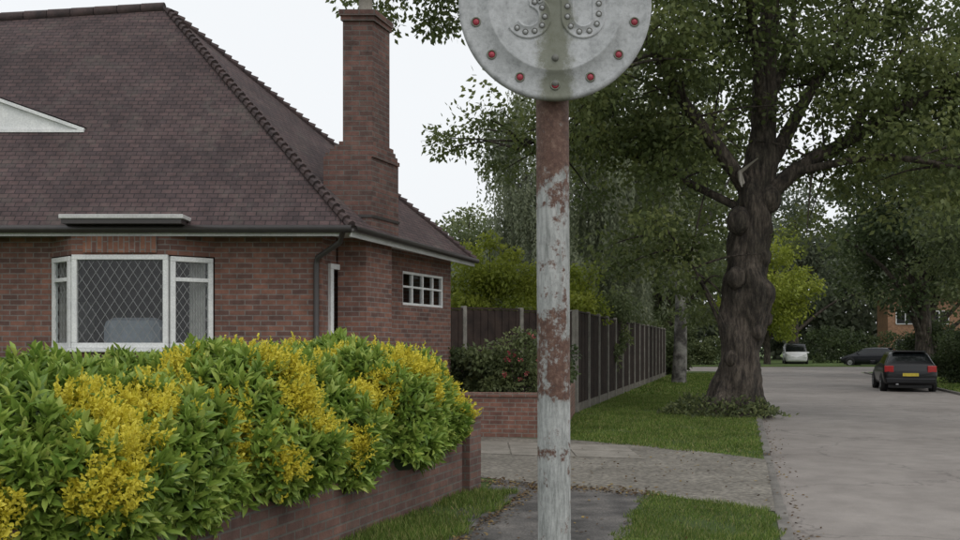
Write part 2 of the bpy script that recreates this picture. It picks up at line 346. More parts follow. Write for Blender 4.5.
wallseg(P(0),P(.02),0,zt,M['brick']); wallseg(P(.02),P(.13),0,1.6,M['brick']); wallseg(P(.02),P(.13),2.8,zt,M['brick'])
wallseg(P(.13),P(.56),0,zt,M['brick']); wallseg(P(.56),P(.93),0,2.28,M['brick']); wallseg(P(.56),P(.93),2.86,zt,M['brick']); wallseg(P(.93),P(1),0,zt,M['brick'])
box('wall',-14,W2[0]-.3,17.5,17.75,0,zt,M['brick'],H); box('wall',-14.25,-14,fy,17.75,0,zt,M['brick'],H)
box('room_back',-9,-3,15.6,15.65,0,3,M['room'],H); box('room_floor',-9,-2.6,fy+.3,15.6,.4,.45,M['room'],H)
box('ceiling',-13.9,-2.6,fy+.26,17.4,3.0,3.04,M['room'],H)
def window(a,b,z0,z1,muls=(),trans=(),lattice=None,parent=H,fw=.055,n_out=None):
    a=Vector((*a,0));b=Vector((*b,0)); d=(b-a).normalized(); n=Vector((d.y,-d.x,0)); L=(b-a).length
    A=lambda s,z,o=0:(a+d*s+n*o+Vector((0,0,z)))
    pr=[barsdata(A(0,z0+fw/2),A(L,z0+fw/2),fw,.07,n),barsdata(A(0,z1-fw/2),A(L,z1-fw/2),fw,.07,n),
        barsdata(A(fw/2,z0+fw),A(fw/2,z1-fw),fw,.066,n),barsdata(A(L-fw/2,z0+fw),A(L-fw/2,z1-fw),fw,.066,n)]
    for m in muls: pr.append(barsdata(A(L*m,z0+fw),A(L*m,z1-fw),fw*.8,.062,n))
    for t in trans: pr.append(barsdata(A(fw,t),A(L-fw,t),fw*.8,.058,n))
    multi('window_frame',pr,M['white'],parent,bevel=.006)
    g=[A(fw,z0+fw,-.005),A(L-fw,z0+fw,-.005),A(L-fw,z1-fw,-.005),A(fw,z1-fw,-.005)]
    mesh('window_glass',g,[(0,1,2,3)],M['glass'],parent)
    if lattice:
        s,zb=lattice; lp=[]; x0=fw;x1=L-fw;ya=max(zb,z0+fw);yb=z1-fw; h=yb-ya
        k=-int(h*1.5/s)-2
        while k*s<x1+h*1.5:
            for sg in (1,-1):
                sx=k*s+x0
                t0,t1=0.,h
                f=lambda t: sx+sg*t*.66
                ts=sorted([(x0-sx)/(sg*.66),(x1-sx)/(sg*.66)]); t0=max(t0,ts[0]); t1=min(t1,ts[1])
                if t1-t0>.02: lp.append(barsdata(A(f(t0),ya+t0,.004+sg*.0015),A(f(t1),ya+t1,.004+sg*.0015),.007,.002,n))
            k+=1
        multi('leaded_lattice',lp,M['lead'],parent)
window((-5.69,13.03),(-4.35,13.03),1.56,2.86,lattice=(.13,1.62),fw=.07)
window((-4.33,13.04),(-3.84,13.4),1.56,2.84,lattice=(.11,1.62),trans=(2.52,),fw=.07)
window((-6.12,13.4),(-5.71,13.04),1.56,2.84,lattice=(.11,1.62),trans=(2.52,),fw=.07)
prism('window_sill',[(-6.22,13.38),(-5.72,12.93),(-4.32,12.93),(-3.75,13.38)],1.502,1.556,M['white'],H,.008)
def off(a,b,o):
    a=Vector(a);b=Vector(b);d=(b-a).normalized();n=Vector((d.y,-d.x))*o; return tuple(a+n),tuple(b+n)
a,b=off(P(.02),P(.13),.02); window(a,b,1.6,2.8,fw=.08)
a,b=off(P(.56),P(.93),-.05); window(a,b,2.28,2.86,muls=(.25,.5,.75),trans=(2.6,),fw=.045)
def curtain(x0,x1,y,z0,z1):
    n=24; V=[];F=[]
    for i in range(n+1):
        x=x0+(x1-x0)*i/n; yy=y+.03*math.sin(i*1.6); V+= [(x,yy,z0),(x,yy,z1)]
    for i in range(n): F.append((2*i,2*i+2,2*i+3,2*i+1))
    mesh('curtain',V,F,M['curt'],H,True)
curtain(-6.05,-5.80,13.42,1.45,2.88); curtain(-4.18,-3.95,13.42,1.45,2.88)
box('reflection_block',-5.5,-4.6,13.5,13.8,1.2,2.0,M['refl'],H,.15)  # added block, stands in for the car reflected low in the main pane
box('shelf_unit',-7.2,-6.4,15.2,15.5,.5,2.3,M['curt'],H,.02)
# roof
E1=(-1.81,13.0,3.25);E2=(-.115,17.65,3.21);A=(-5.40,16.0,7.38);AL=(-14.4,16.0,6.8);EL=(-14.4,13.0,3.25);BL=(-14.4,17.9,3.25)
o=mesh('roof',[E1,E2,A,AL,EL,BL],[(4,0,2),(4,2,3),(0,1,2),(1,5,3,2),(3,5,4)],M['tile'],H)
box('soffit',-14.3,-2.3,13.03,fy-.002,3.191,3.22,M['upvc'],H)
prism('soffit',[(-1.86,13.03),(-.17,17.6),(-.6,17.5),(-2.268,13.41)],3.1915,3.2005,M['upvc'],H)
multi('eaves_tiles',[prismdata([(-14.4+i*.17,12.955),(-14.4+i*.17+.16,12.955),(-14.4+i*.17+.16,13.05),(-14.4+i*.17,13.05)],3.235,3.26+random.uniform(0,.006)) for i in range(int(12.55/.17))],M['hip'],H)
def halfgut(name,p,q,mat,r=.055): 
    v,f=tubedata([p,q],[r,r],10); mesh(name,v,f,mat,H,True)
halfgut('gutter',(-14.3,12.93,3.21),(-1.78,12.93,3.21),M['gut'])
mesh('fascia',*barsdata((-14.3,12.99,3.15),(-1.9,12.99,3.15),.07,.02,(0,1,0)),M['upvc'],H)
dv=(Vector(E2)-Vector(E1)).normalized(); nv=Vector((dv.y,-dv.x,0))
mesh('fascia',*barsdata(Vector(E1)+nv*.0+Vector((0,0,-.08)),Vector(E2)+Vector((0,0,-.07)),.12,.03,nv),M['upvc'],H)
halfgut('gutter',Vector(E1)+nv*.07+Vector((0,0,-.03)),Vector(E2)+nv*.07+Vector((0,0,-.03)),M['gut'],.045)
v,f=tubedata([(-1.9,12.95,3.18),(-1.95,13.0,3.03),(-2.32,13.33,2.85),(-2.34,13.34,2.75),(-2.34,13.34,0)],[.04]*5,10); mesh('downpipe',v,f,M['gut'],H,True)
box('bay_roof_edge',-5.75,-4.05,12.72,13.12,3.325,3.385,M['upvc'],H,.01); box('bay_roof_soffit',-5.72,-4.08,12.74,12.98,3.26,3.323,M['gut'],H)
def bonnets(p,q,step=.17,r=.1,flare=1):
    p=Vector(p);q=Vector(q);d=(q-p);n=int(d.length/step);d.normalize();parts=[]
    for i in range(n):
        c=p+d*(i*step); up=Vector((0,0,.035)); parts.append(tubedata([c-d*.03+up,c+d*step*1.1+up*.0],[r*(1+.12*random.random())*flare,r*.66],7,0))
    return parts
multi('hip_tiles',bonnets(E1,A,.14,.066)+bonnets(E2,A,.14,.066),M['hip'],H)
multi('ridge_tiles',[tubedata([Vector(A)+Vector((-i*.4,0,-i*.4*.0644)),Vector(A)+Vector((-(i+.97)*.4,0,-(i+.97)*.4*.0644))],[.09,.095],9) for i in range(22)],M['hip'],H,True)
gy=14.18
mesh('gablet',[(-6.08,gy,4.86),(-11.0,gy,4.86),(-8.54,gy,5.73),(-6.08,gy+.3,4.83),(-11,gy+.3,4.83),(-8.54,gy+.9,5.66)],[(0,2,1),(1,2,5,4),(0,3,5,2)],[M['white']],H)
multi('gablet_verge',[barsdata((-6.0,gy-.02,4.86),(-8.54,gy-.02,5.76),.05,.06,(0,1,0)),barsdata((-11.08,gy-.02,4.86),(-8.54,gy-.02,5.76),.05,.06,(0,1,0)),barsdata((-6.0,gy-.03,4.84),(-11.08,gy-.03,4.84),.04,.06,(0,1,0))],M['white'],H)
multi('gablet_roof',[([(-5.98,gy-.05,4.90),(-8.54,gy-.05,5.80),(-8.54,gy+1.1,5.80),(-5.98,gy+.1,4.90)],[(0,1,2,3)]),([(-11.1,gy-.05,4.90),(-8.54,gy-.05,5.80),(-8.54,gy+1.1,5.80),(-11.1,gy+.1,4.90)],[(0,3,2,1)])],M['tile'],H)
# chimney
v=Vector((.38,.925))
def cplan(x0,x1,y0,dep,g=0): return [(x0-g,y0-g),(x1+g,y0-g),(x1+g+v.x*dep,y0+v.y*dep+g),(x0-g+v.x*dep,y0+v.y*dep+g)]
prism('chimney_breast',cplan(-2.12,-1.70,13.92,.82),0,3.19,M['brick'],H)
prism('chimney_base',cplan(-2.33,-1.62,13.88,.88),3.1905,4.40,M['chim'],H)
for i,g in enumerate((0,.05,.10,.15)):
    prism('chimney_shoulder',cplan(-2.30+g*1.3,-1.59-g*.03,13.885+g*.3,.86-g*1.4),4.4005+i*.06,4.46+i*.06,M['chim'],H)
sx0,sx1=-2.05,-1.61
prism('chimney_shaft',cplan(sx0,sx1,13.95,.55),4.641,6.44,M['chim'],H)
prism('chimney_corbel',cplan(sx0,sx1,13.95,.55,.03),6.441,6.51,M['chim'],H)
prism('chimney_corbel',cplan(sx0,sx1,13.95,.55,.055),6.511,6.6,M['chim'],H)
o=lathe('chimney_pot',[(.13,0),(.11,.05),(.10,.35),(.12,.38),(.12,.42),(.09,.42),(.085,.1)],16,M['slab'],H,'z'); o.location=(-1.74,14.2,6.6)
prism('flashing',cplan(-2.345,-1.605,13.865,.9),3.5,3.54,M['gut'],H)
# ---------------------------------------------------------------- garden wall + hedge
GW=empty('brick_garden_wall')
wl=lambda y:.38*y-3.99
d=Vector((.38,1)).normalized(); n=Vector((-d.y,d.x))*.22
a=Vector((wl(-1),-1));b=Vector((wl(10.0),10.0))
prism('wall',[tuple(a),tuple(b),tuple(b+n),tuple(a+n)],-.02,.62,M['brickw'],GW)
prism('coping',[tuple(a-n*.06),tuple(b-n*.06),tuple(b+n*1.06),tuple(a+n*1.06)],.6205,.70,M['brickw'],GW,.006)
pc=Vector((wl(10.2),10.2))+n*.45
for nm,s,z0,z1 in (('pier',.17,-.02,.80),('pier_cap',.185,.8005,.86)):
    pl=[tuple(pc+d*s*i+Vector((d.y,-d.x))*s*j) for i,j in ((-1,-1),(1,-1),(1,1),(-1,1))]
    prism(nm,pl,z0,z1,M['brickw'],GW,.006)
HE=empty('laurel_hedge')
mounds=[];y=2.1;i=0
while y<9.6:
    c=Vector((wl(y),y))+n*(2.25 if i%2 else 2.6); hh=.50+.15*min(1,max(0,(y-4.2)/2.6))+.014*(y-5)
    mounds.append((c.x,c.y,.80,.76+(.03 if i%2 else -.04),.62+random.uniform(0,.05),hh+(.05 if i%2 else -.04)))
    c2=c+n*3.6; mounds.append((c2.x,c2.y+.3,.8,.8,.66,hh-.0+random.uniform(-.08,.05)))
    y+=.93;i+=1
c=Vector((wl(9.75),9.75)); mounds.append((c.x-.62,9.70,.80,.58,.55,.70)); mounds.append((c.x-1.3,9.9,.84,.7,.6,.74))
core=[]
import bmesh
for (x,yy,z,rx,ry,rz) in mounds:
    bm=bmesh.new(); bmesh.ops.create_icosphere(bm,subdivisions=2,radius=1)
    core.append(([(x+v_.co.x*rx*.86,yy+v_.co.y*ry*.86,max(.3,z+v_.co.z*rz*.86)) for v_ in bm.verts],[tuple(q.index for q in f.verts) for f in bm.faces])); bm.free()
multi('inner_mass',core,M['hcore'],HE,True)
Ms=np.array(mounds)
def hedge_pts(npm):
    PP=[];NN=[]
    for i,(x,yy,z,rx,ry,rz) in enumerate(mounds):
        dd=unit(rng.normal(size=(npm,3))); lump=1+.05*np.sin(dd[:,0]*9+i)+.05*np.sin(dd[:,2]*8+i*2)+.04*np.sin(dd[:,1]*11+i)
        q=np.array([x,yy,z])+dd*np.array([rx,ry,rz])*(lump*rng.uniform(.88,1.06,npm))[:,None]
        keep=q[:,2]>.40+.02*(yy-3)+.08*np.sin(q[:,1]*4)+.04*np.sin(q[:,1]*11)
        for j,mm in enumerate(Ms):
            if j!=i: keep&=(((q-mm[:3])/(mm[3:]*.88))**2).sum(1)>1
        PP.append(q[keep]);NN.append(unit(dd[keep]/np.array([rx,ry,rz])))
    return np.concatenate(PP),np.concatenate(NN)
Q,Nn=hedge_pts(1650)
# yellow patches: blob centres on the upper/outer hedge surface
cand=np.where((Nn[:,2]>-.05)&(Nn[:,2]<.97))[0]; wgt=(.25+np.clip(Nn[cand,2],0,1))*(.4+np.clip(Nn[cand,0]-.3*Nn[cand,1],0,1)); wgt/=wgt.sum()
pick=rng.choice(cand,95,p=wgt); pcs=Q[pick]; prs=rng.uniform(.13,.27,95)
dist=np.sqrt((((Q[:,None,:]-pcs[None])*np.array([1,1,1.0]))**2).sum(2))/prs[None]
sc=dist.min(1)+rng.normal(size=len(Q))*.14
isy=(sc<1.0)
print('HEDGE',len(Q),isy.sum())
def rosette(Q,Nn,k,L,W,spread,up_bias,name,mat,rbase):
    n_=len(Q); idx=np.repeat(np.arange(n_),k)
    ax=unit(Nn+np.array([0,0,up_bias])+rng.normal(size=(n_,3))*.25)
    t=unit(np.cross(ax,rng.normal(size=(n_,3)))); b=np.cross(ax,t)
    an=np.tile(np.arange(k)*2.4,n_)+np.repeat(rng.random(n_)*6.28,k); el=np.tile(np.linspace(.15,1,k),n_)*spread
    D=ax[idx]*np.cos(el)[:,None]+(t[idx]*np.cos(an)[:,None]+b[idx]*np.sin(an)[:,None])*np.sin(el)[:,None]
    D+=rng.normal(size=D.shape)*.12
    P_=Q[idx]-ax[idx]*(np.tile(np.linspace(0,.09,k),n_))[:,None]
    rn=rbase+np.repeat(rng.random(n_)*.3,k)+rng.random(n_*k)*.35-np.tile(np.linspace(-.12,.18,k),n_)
    return leaves(name,P_,D,L*(.7+.5*rng.random(n_*k)),W*(.8+.4*rng.random(n_*k)),mat,HE,rn,lance=True,up=ax[idx])
rosette(Q[~isy],Nn[~isy],11,.12,.035,1.45,.45,'green_leaves',M['Lhedge'],.27)
Qy=Q[isy];Ny=Nn[isy]
Qy=np.repeat(Qy,7,0)+rng.normal(size=(len(Qy)*7,3))*.038+Ny.repeat(7,0)*.045;Ny=np.repeat(Ny,7,0)
rosette(Qy,Ny,9,.032,.018,1.35,.6,'yellow_shoots',M['Lflow'],.3)
rosette(Q[isy]-Nn[isy]*.06,Nn[isy],6,.10,.032,1.45,.3,'green_leaves',M['Lhedge'],.5)
# ---------------------------------------------------------------- planter, fences
PL=empty('brick_planter')
prism('wall',[(-.6,16.35),(1.35,16.0),(1.40,16.2),(-.6,16.56)],0,.7,M['brickp'],PL)
prism('coping',[(-.6,16.32),(1.38,15.97),(1.43,16.22),(-.6,16.59)],.7005,.77,M['brickp'],PL,.005)
prism('wall',[(1.18,16.24),(1.40,16.2),(2.25,22.1),(2.03,22.1)],0,.7,M['brickp'],PL)
prism('soil',[(-.9,16.5),(1.2,16.2),(2.1,22.1),(-1.4,19.4)],.05,.64,M['soil'],PL)
def fence(p0,p1,h=2.3,pw=1.83):
    e=empty('wooden_fence'); p0=Vector(p0);p1=Vector(p1);d=(p1-p0);n_=max(1,round(d.length/pw));st=d.length/n_;d.normalize();nn=Vector((-d.y,d.x))
    posts=[];boards=[];grav=[];caps=[]
    Q=lambda s,o:tuple(p0+d*s+nn*o)
    for i in range(n_+1):
        s=i*st; posts.append(prismdata([Q(s-.05,-.05),Q(s+.05,-.05),Q(s+.05,.05),Q(s-.05,.05)],-.05,h+.03+random.uniform(-.02,.02)))
    for i in range(n_):
        s0=i*st+.055;s1=(i+1)*st-.055; grav.append(prismdata([Q(s0,-.025),Q(s1,-.025),Q(s1,.025),Q(s0,.025)],0,.2))
        nb=int((s1-s0)/.1); w=(s1-s0)/nb
        dh=random.uniform(-.03,.02)
        for k_ in range(nb):
            o=(.012 if k_%2 else -.004)-.012; hh=h-.06+dh+random.uniform(-.006,.006)
            boards.append(prismdata([Q(s0+k_*w-.004,o-.01),Q(s0+(k_+1)*w+.004,o-.01),Q(s0+(k_+1)*w+.004,o+.008),Q(s0+k_*w-.004,o+.008)],.205,hh))
        caps.append(prismdata([Q(s0,-.04),Q(s1,-.04),Q(s1,.03),Q(s0,.03)],h-.05+dh,h-.01+dh))
    multi('posts',posts,M['conc'],e,bevel=.008); multi('boards',boards,M['wood'],e); multi('gravel_boards',grav,M['gravb'],e); multi('capping',caps,M['wood'],e)
fence((2.3,22.3),(2.3+.28*25.7,48),2.42)
fence((-2.9,18.2),(2.2,22.25),2.42)
# ---------------------------------------------------------------- plants
def shrub(name,x,y,z,R,n_,ls,mat,cl=26,cr=.3):
    e=empty(name,(x,y,0)); d=unit(rng.normal(size=(cl,3))); C=d*(rng.random((cl,1))**.45)*np.array(R)+np.array([0,0,z]); C[:,2]=np.maximum(C[:,2],.1)
    st=[tubedata([(0,0,-.05),tuple(C[i]*np.array([.4,.4,.5])),tuple(C[i])],[.03,.02,.008],5) for i in range(min(12,cl))]
    multi('stems',st,M['bark'],e,True)
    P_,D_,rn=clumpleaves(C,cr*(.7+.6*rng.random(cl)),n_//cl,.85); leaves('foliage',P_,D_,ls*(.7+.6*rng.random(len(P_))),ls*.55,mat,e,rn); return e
e=shrub('rose_bush',.75,17.0,1.25,(.55,.4,.6),2600,.08,M['Lmid'],26,.22)
C=np.array([[random.uniform(-.35,.4),-.45+random.uniform(-.1,.1),random.uniform(.9,1.9)] for _ in range(14)])
P_,D_,rn=clumpleaves(C,.035,12,.9); leaves('blooms',P_,D_,.035,.03,M['Lpink'],e,rn)
shrub('garden_shrub',.1,17.3,1.1,(.6,.5,.55),3000,.10,M['Lmid'],28,.22)
shrub('garden_shrub',-.35,17.8,1.2,(.5,.4,.5),2600,.09,M['Ldark'],24,.22)
shrub('garden_shrub',1.4,18.6,1.1,(.5,.8,.5),2800,.10,M['Ldark'],26,.25)
shrub('golden_shrub',.3,24.2,2.9,(1.5,.9,1.5),11000,.12,M['Lyel'],48,.42)
shrub('golden_shrub',2.2,26.5,2.7,(1.3,1,1.5),8000,.13,M['Lyel'],36,.45)
shrub('garden_shrub',3.6,30,2.0,(1.2,1.2,2.0),8000,.15,M['Lmid'],36,.5)
shrub('garden_shrub',-1.6,28,2.0,(1.2,1.2,1.7),6000,.15,M['Lmid'],30,.5)
# ---------------------------------------------------------------- big street tree
T=empty('oak_tree',(5.88,21.3,0))
tp=[(-.18,0,-.1,.80),(-.16,0,.12,.68),(-.08,0,.46,.52),(0,0,.95,.45),(.05,0,1.49,.44),(.12,0,2.1,.47),(.20,0,2.63,.54),(.20,0,3.1,.49),(.24,0,3.54,.42),(.32,.02,4.3,.44),(.42,.05,5.1,.40),(.60,.1,6.3,.30),(.7,.15,8.1,.22),(.8,.1,9.9,.16),(.9,0,12,.07)]
pts=smoothpath([p[:3] for p in tp],6); rr=np.interp(np.linspace(0,len(tp)-1,len(pts)),range(len(tp)),[p[3] for p in tp])
seg=36;V=[];F=[]
for i,(p,r) in enumerate(zip(pts,rr)):
    for k_ in range(seg):
        an=2*math.pi*k_/seg; fl=max(0,1-p.z/1.2); tw=an+p.z*.12
        q=r*(1+.08*math.sin(tw*3+p.z*1.3)+.06*math.sin(tw*7+p.z*1.1)+.035*math.sin(tw*13)+.22*fl*math.sin(an*5+1)+.09*math.sin(p.z*3.7+an*2)+.05*math.sin(p.z*8+an*3)+random.uniform(-.025,.025))
        V.append((p.x+math.cos(an)*q,p.y+math.sin(an)*q,p.z))
for i in range(len(pts)-1):
    for k_ in range(seg):
        k2=(k_+1)%seg; F.append((i*seg+k_,i*seg+k2,(i+1)*seg+k2,(i+1)*seg+k_))
mesh('trunk',V,F,M['bark'],T,True)
br=[]
def burl(x,y,z,r):
    bm=bmesh.new(); bmesh.ops.create_icosphere(bm,subdivisions=3,radius=1)
    br.append(([(x+v_.co.x*r*random.uniform(.93,1.05),y+v_.co.y*r,z+v_.co.z*r*1.2*random.uniform(.95,1.04)) for v_ in bm.verts],[tuple(q.index for q in f.verts) for f in bm.faces])); bm.free()
burl(.5,-.2,2.75,.30);burl(-.12,-.33,3.1,.22);burl(-.02,-.2,4.4,.28);burl(.66,-.15,4.9,.28);burl(-.2,-.32,1.3,.18);burl(.5,-.15,3.6,.22);burl(.35,-.3,1.9,.17);burl(.62,-.05,2.2,.16)
limbs=[([(.3,0,4.6),(1.2,-.2,5.5),(2.4,-.4,6.2),(4.2,-.8,7.2),(6,-1.2,7.6)],.22),
([(.45,0,5.2),(1.4,.3,6.8),(2.3,.6,8.3),(3.5,1,10)],.20),
([(.3,0,5.0),(-.5,-.3,6.0),(-1.5,-.6,7.2),(-2.6,-1,8.8),(-3.8,-1.2,10.3)],.20),
([(.3,0,4.6),(-.9,.4,5.3),(-2.4,.8,6.1),(-3.8,.8,6.6),(-5,.6,6.2)],.11),
([(.6,0,6.4),(.2,-.8,8),(-.4,-1.6,10),(-1,-2,11.5)],.16),
([(.65,.1,7),(1.5,1,8.6),(2,2,10.6)],.15),
([(-2.6,-1,8.8),(-4.2,-1,9.6),(-6,-1,10.0),(-7.9,-1.1,9.8)],.09),
([(1.2,-.2,5.5),(2.6,-1.4,5.6),(4,-2.2,5.2),(5.2,-2.6,4.7)],.10),
([(2.4,-.4,6.2),(3.6,.6,8),(5,1.5,9.3)],.12),
([(-1.5,-.6,7.2),(-2.2,-2,7.6),(-3.2,-3,7)],.09),
([(-.25,0,1.7),(-.7,.1,2.8),(-1.05,.2,3.5),(-1.7,.3,4.2)],.05)]
tips=[]
for L_,r in limbs:
    pp=smoothpath(L_,5); br.append(tubedata(pp,[r*(1-.8*i/(len(pp)-1)) for i in range(len(pp))],10,.08)); tips+=[p for p in pp[6:]]
C=[]
for t in tips:
    for _ in range(3):
        q=t+Vector((random.gauss(0,.9),random.gauss(0,.9),random.gauss(.1,.7))); C.append(q)
        if random.random()<.7: br.append(tubedata(smoothpath([t,t.lerp(q,.5)+Vector((0,0,.1)),q],3),[.035,.03,.026,.022,.018,.014,.008],5))
multi('limbs',br,M['bark'],T,True)
mesh('broken_branch_stub',*tubedata([(.02,-.30,5.25),(-.10,-.55,5.45),(.25,-.72,5.72)],[.06,.045,.015],7,.15),M['pale'],T,True)
mesh('broken_branch_stub',*tubedata([(-.10,-.55,5.45),(-.12,-.62,5.25),(-.08,-.64,5.1)],[.05,.035,.015],7,.15),M['pale'],T,True)
nc=215; d_=unit(rng.normal(size=(nc,3))); r_=rng.random(nc)**.45
C2=d_*r_[:,None]*np.array([7.0,4.6,4.6])+np.array([.8,0,10.7]); C2=C2[~((np.abs(C2[:,0]-.3)<1.8)&(C2[:,2]<7.4)&(C2[:,1]<1))]
C2=C2[~((C2[:,0]<-2.4)&(C2[:,2]<8.6))]
C3=[(random.uniform(-3.4,-1.2),random.uniform(-1.5,2.5),random.uniform(5.4,7)) for _ in range(11)]+[(random.uniform(2.2,6.5),random.uniform(-2,2),random.uniform(5,7.5)) for _ in range(26)]
C4=[(-8.0+random.uniform(-.5,1.2),-1+random.uniform(-.5,.5),8.9+random.uniform(-.5,1.6)) for _ in range(9)]+[(-6.6+random.uniform(-1,.8),-1,9.8+random.uniform(-.4,1.)) for _ in range(11)]
C=np.concatenate([np.array([tuple(c) for c in C]),C2,np.array(C3),np.array(C4)])
C=C[~((np.abs(C[:,0]-.2)<1.2)&(C[:,2]<6.6)&(C[:,1]<.5))]
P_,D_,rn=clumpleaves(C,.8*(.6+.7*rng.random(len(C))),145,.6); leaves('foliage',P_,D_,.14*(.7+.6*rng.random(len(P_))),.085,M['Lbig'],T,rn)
nI=2400; an=rng.random(nI)*6.28; rad=.6+np.abs(rng.normal(size=nI))*.26; hz=np.clip(.9-(rad-.5)*1.3,.02,.9)*rng.random(nI)*.6
P_=np.stack([np.cos(an)*rad*1.25-.4,np.sin(an)*rad,hz],1); D_=rng.normal(size=(nI,3)); D_[:,2]=np.abs(D_[:,2])*.6+.2
leaves('ivy',P_,D_,.12,.05,M['Lmid'],T)
# ---------------------------------------------------------------- other trees
weeping('weeping_birch',(1.4,38),12.0,3.0,800,M['Lbirch'],M['birch'])
weeping('weeping_birch',(4.5,33),12.6,2.8,1100,M['Lbirch'],M['birch'])
broadleaf('birch_tree',(8.3,39),15,10.0,(2.9,3,5.0),85,140,.2,.9,M['Lmid'],M['birch'],.26,12,5.0)
broadleaf('street_tree',(19.3,33),14,8.2,(4.5,4.5,5.8),210,140,.18,.95,M['Lmid'],None,.35,14,2.2)
broadleaf('street_tree',(22.4,47),14,8.2,(5.0,4.5,6.0),140,130,.26,1.2,M['Ldark'],None,.4,12,3.0)
broadleaf('street_tree',(29,60),15,9.0,(6,5,6.0),120,120,.32,1.4,M['Lmid'],None,.4,12,3.5)
broadleaf('autumn_tree',(24,78),11,6.3,(4,3,4.3),100,130,.3,1.1,M['Lyel'],None,.25,10,2.4)
broadleaf('garden_tree',(10.5,53),14,8.0,(4.0,4,6.0),110,130,.3,1.3,M['Lmid'],None,.35,10,1.5)
broadleaf('garden_tree',(5.0,58),11.5,6.5,(4.5,4,4.8),100,130,.3,1.3,M['Lmid'],None,.35,10,1.5)
broadleaf('garden_tree',(-.8,60),10.4,6.6,(3.6,4,3.6),90,130,.3,1.2,M['Lmid'],None,.35,10,1.5)
broadleaf('park_tree',(15,80),18,10,(6,5,8),110,120,.38,1.6,M['Lmid'],None,.45,10,2.8)
broadleaf('park_tree',(31,92),18,11,(7,5,7.0),100,120,.38,1.6,M['Lfar'],None,.45,10,6)
broadleaf('park_tree',(54,90),18,10,(7,5,8),100,120,.38,1.6,M['Ldark'],None,.45,10,3)
broadleaf('park_tree',(44,74),16,10.8,(6,5,5.5),110,130,.34,1.5,M['Ldark'],None,.45,10,6.6)
shrub('verge_bush',9.9,50,1.6,(1.6,1.6,1.8),5000,.2,M['Lmid'],30,.6)
shrub('verge_bush',19.6,38.0,1.1,(1.1,1.4,1.1),6000,.13,M['Ldark'],30,.4)
shrub('verge_bush',23.6,48,1.2,(1.4,3.0,1.4),8000,.16,M['Ldark'],40,.6)
def belt(name,x0,x1,y0,y1,h0,h1,nc,per,ls,cr,mat,hf=lambda x:1):
    X=rng.uniform(x0,x1,nc); Y=rng.uniform(y0,y1,nc); Ht=(h0+(h1-h0)*(.5+.25*np.sin(X*.25)+.25*np.sin(X*.61+1)))*np.array([hf(x) for x in X]); Z=Ht*rng.random(nc)**.8
    C=np.stack([X,Y,Z],1); P_,D_,rn=clumpleaves(C,cr,per,.8); leaves(name,P_,D_,ls*(.7+.6*rng.random(len(P_))),ls*.6,mat,None,rn)
belt('distant_trees',-80,130,100,116,9,15,1700,80,.8,2.3,M['Lfar'],lambda x:1 if x>4 else .5)
belt('distant_hedge',0,20.5,74.5,77,1.6,3.2,300,70,.22,.6,M['Lmid'])
belt('distant_hedge',29,62,82,84,2.2,3.0,330,60,.24,.6,M['Ldark'])
belt('background_shrubs',-20,9,62,66,3,5,260,60,.3,1.0,M['Lmid'])
# ---------------------------------------------------------------- far houses
def house(name,x,y,w,dp,h,rh,rz=0):
    e=empty(name,(x,y,0),rz)
    box('walls',-w/2,w/2,0,dp,0,h,M['brickf'],e)
    ov=.4; z=h; mesh('roof',[(-w/2-ov,-ov,z),(w/2+ov,-ov,z),(w/2+ov,dp+ov,z),(-w/2-ov,dp+ov,z),(-w/2+w*.25,dp/2,z+rh),(w/2-w*.25,dp/2,z+rh)],[(0,1,5,4),(1,2,5),(2,3,4,5),(3,0,4),(0,3,2,1)],M['tilef'],e)
    box('chimney',w*.2,w*.2+.8,dp*.5,dp*.5+.6,h+rh*.5,h+rh+1.1,M['brickf'],e)
    for zf in ([.9,3.6] if h>4 else [.9]):
        for fx in (-.33,0,.33):
            if zf<1 and fx==0: continue
            cxx=fx*w; multi('window_frame',[barsdata((cxx-.8,-.03,zf+t),(cxx+.8,-.03,zf+t),.09,.08,(0,1,0)) for t in (0,1.2)]+[barsdata((cxx+s_,-.03,zf+.045),(cxx+s_,-.03,zf+1.155),.09,.07,(0,1,0)) for s_ in (-.8,0,.8)],M['white'],e)
            box('window_pane',cxx-.76,cxx+.76,-.02,-.004,zf+.05,zf+1.15,M['black'],e)
    box('door',-.5,.5,-.05,-.003,0,2.05,M['white'],e,.01)
house('brick_house',43.3,88,9,6,6.2,3.0,math.radians(-14))
house('brick_house',2.2,63,8,7,5.0,2.6)
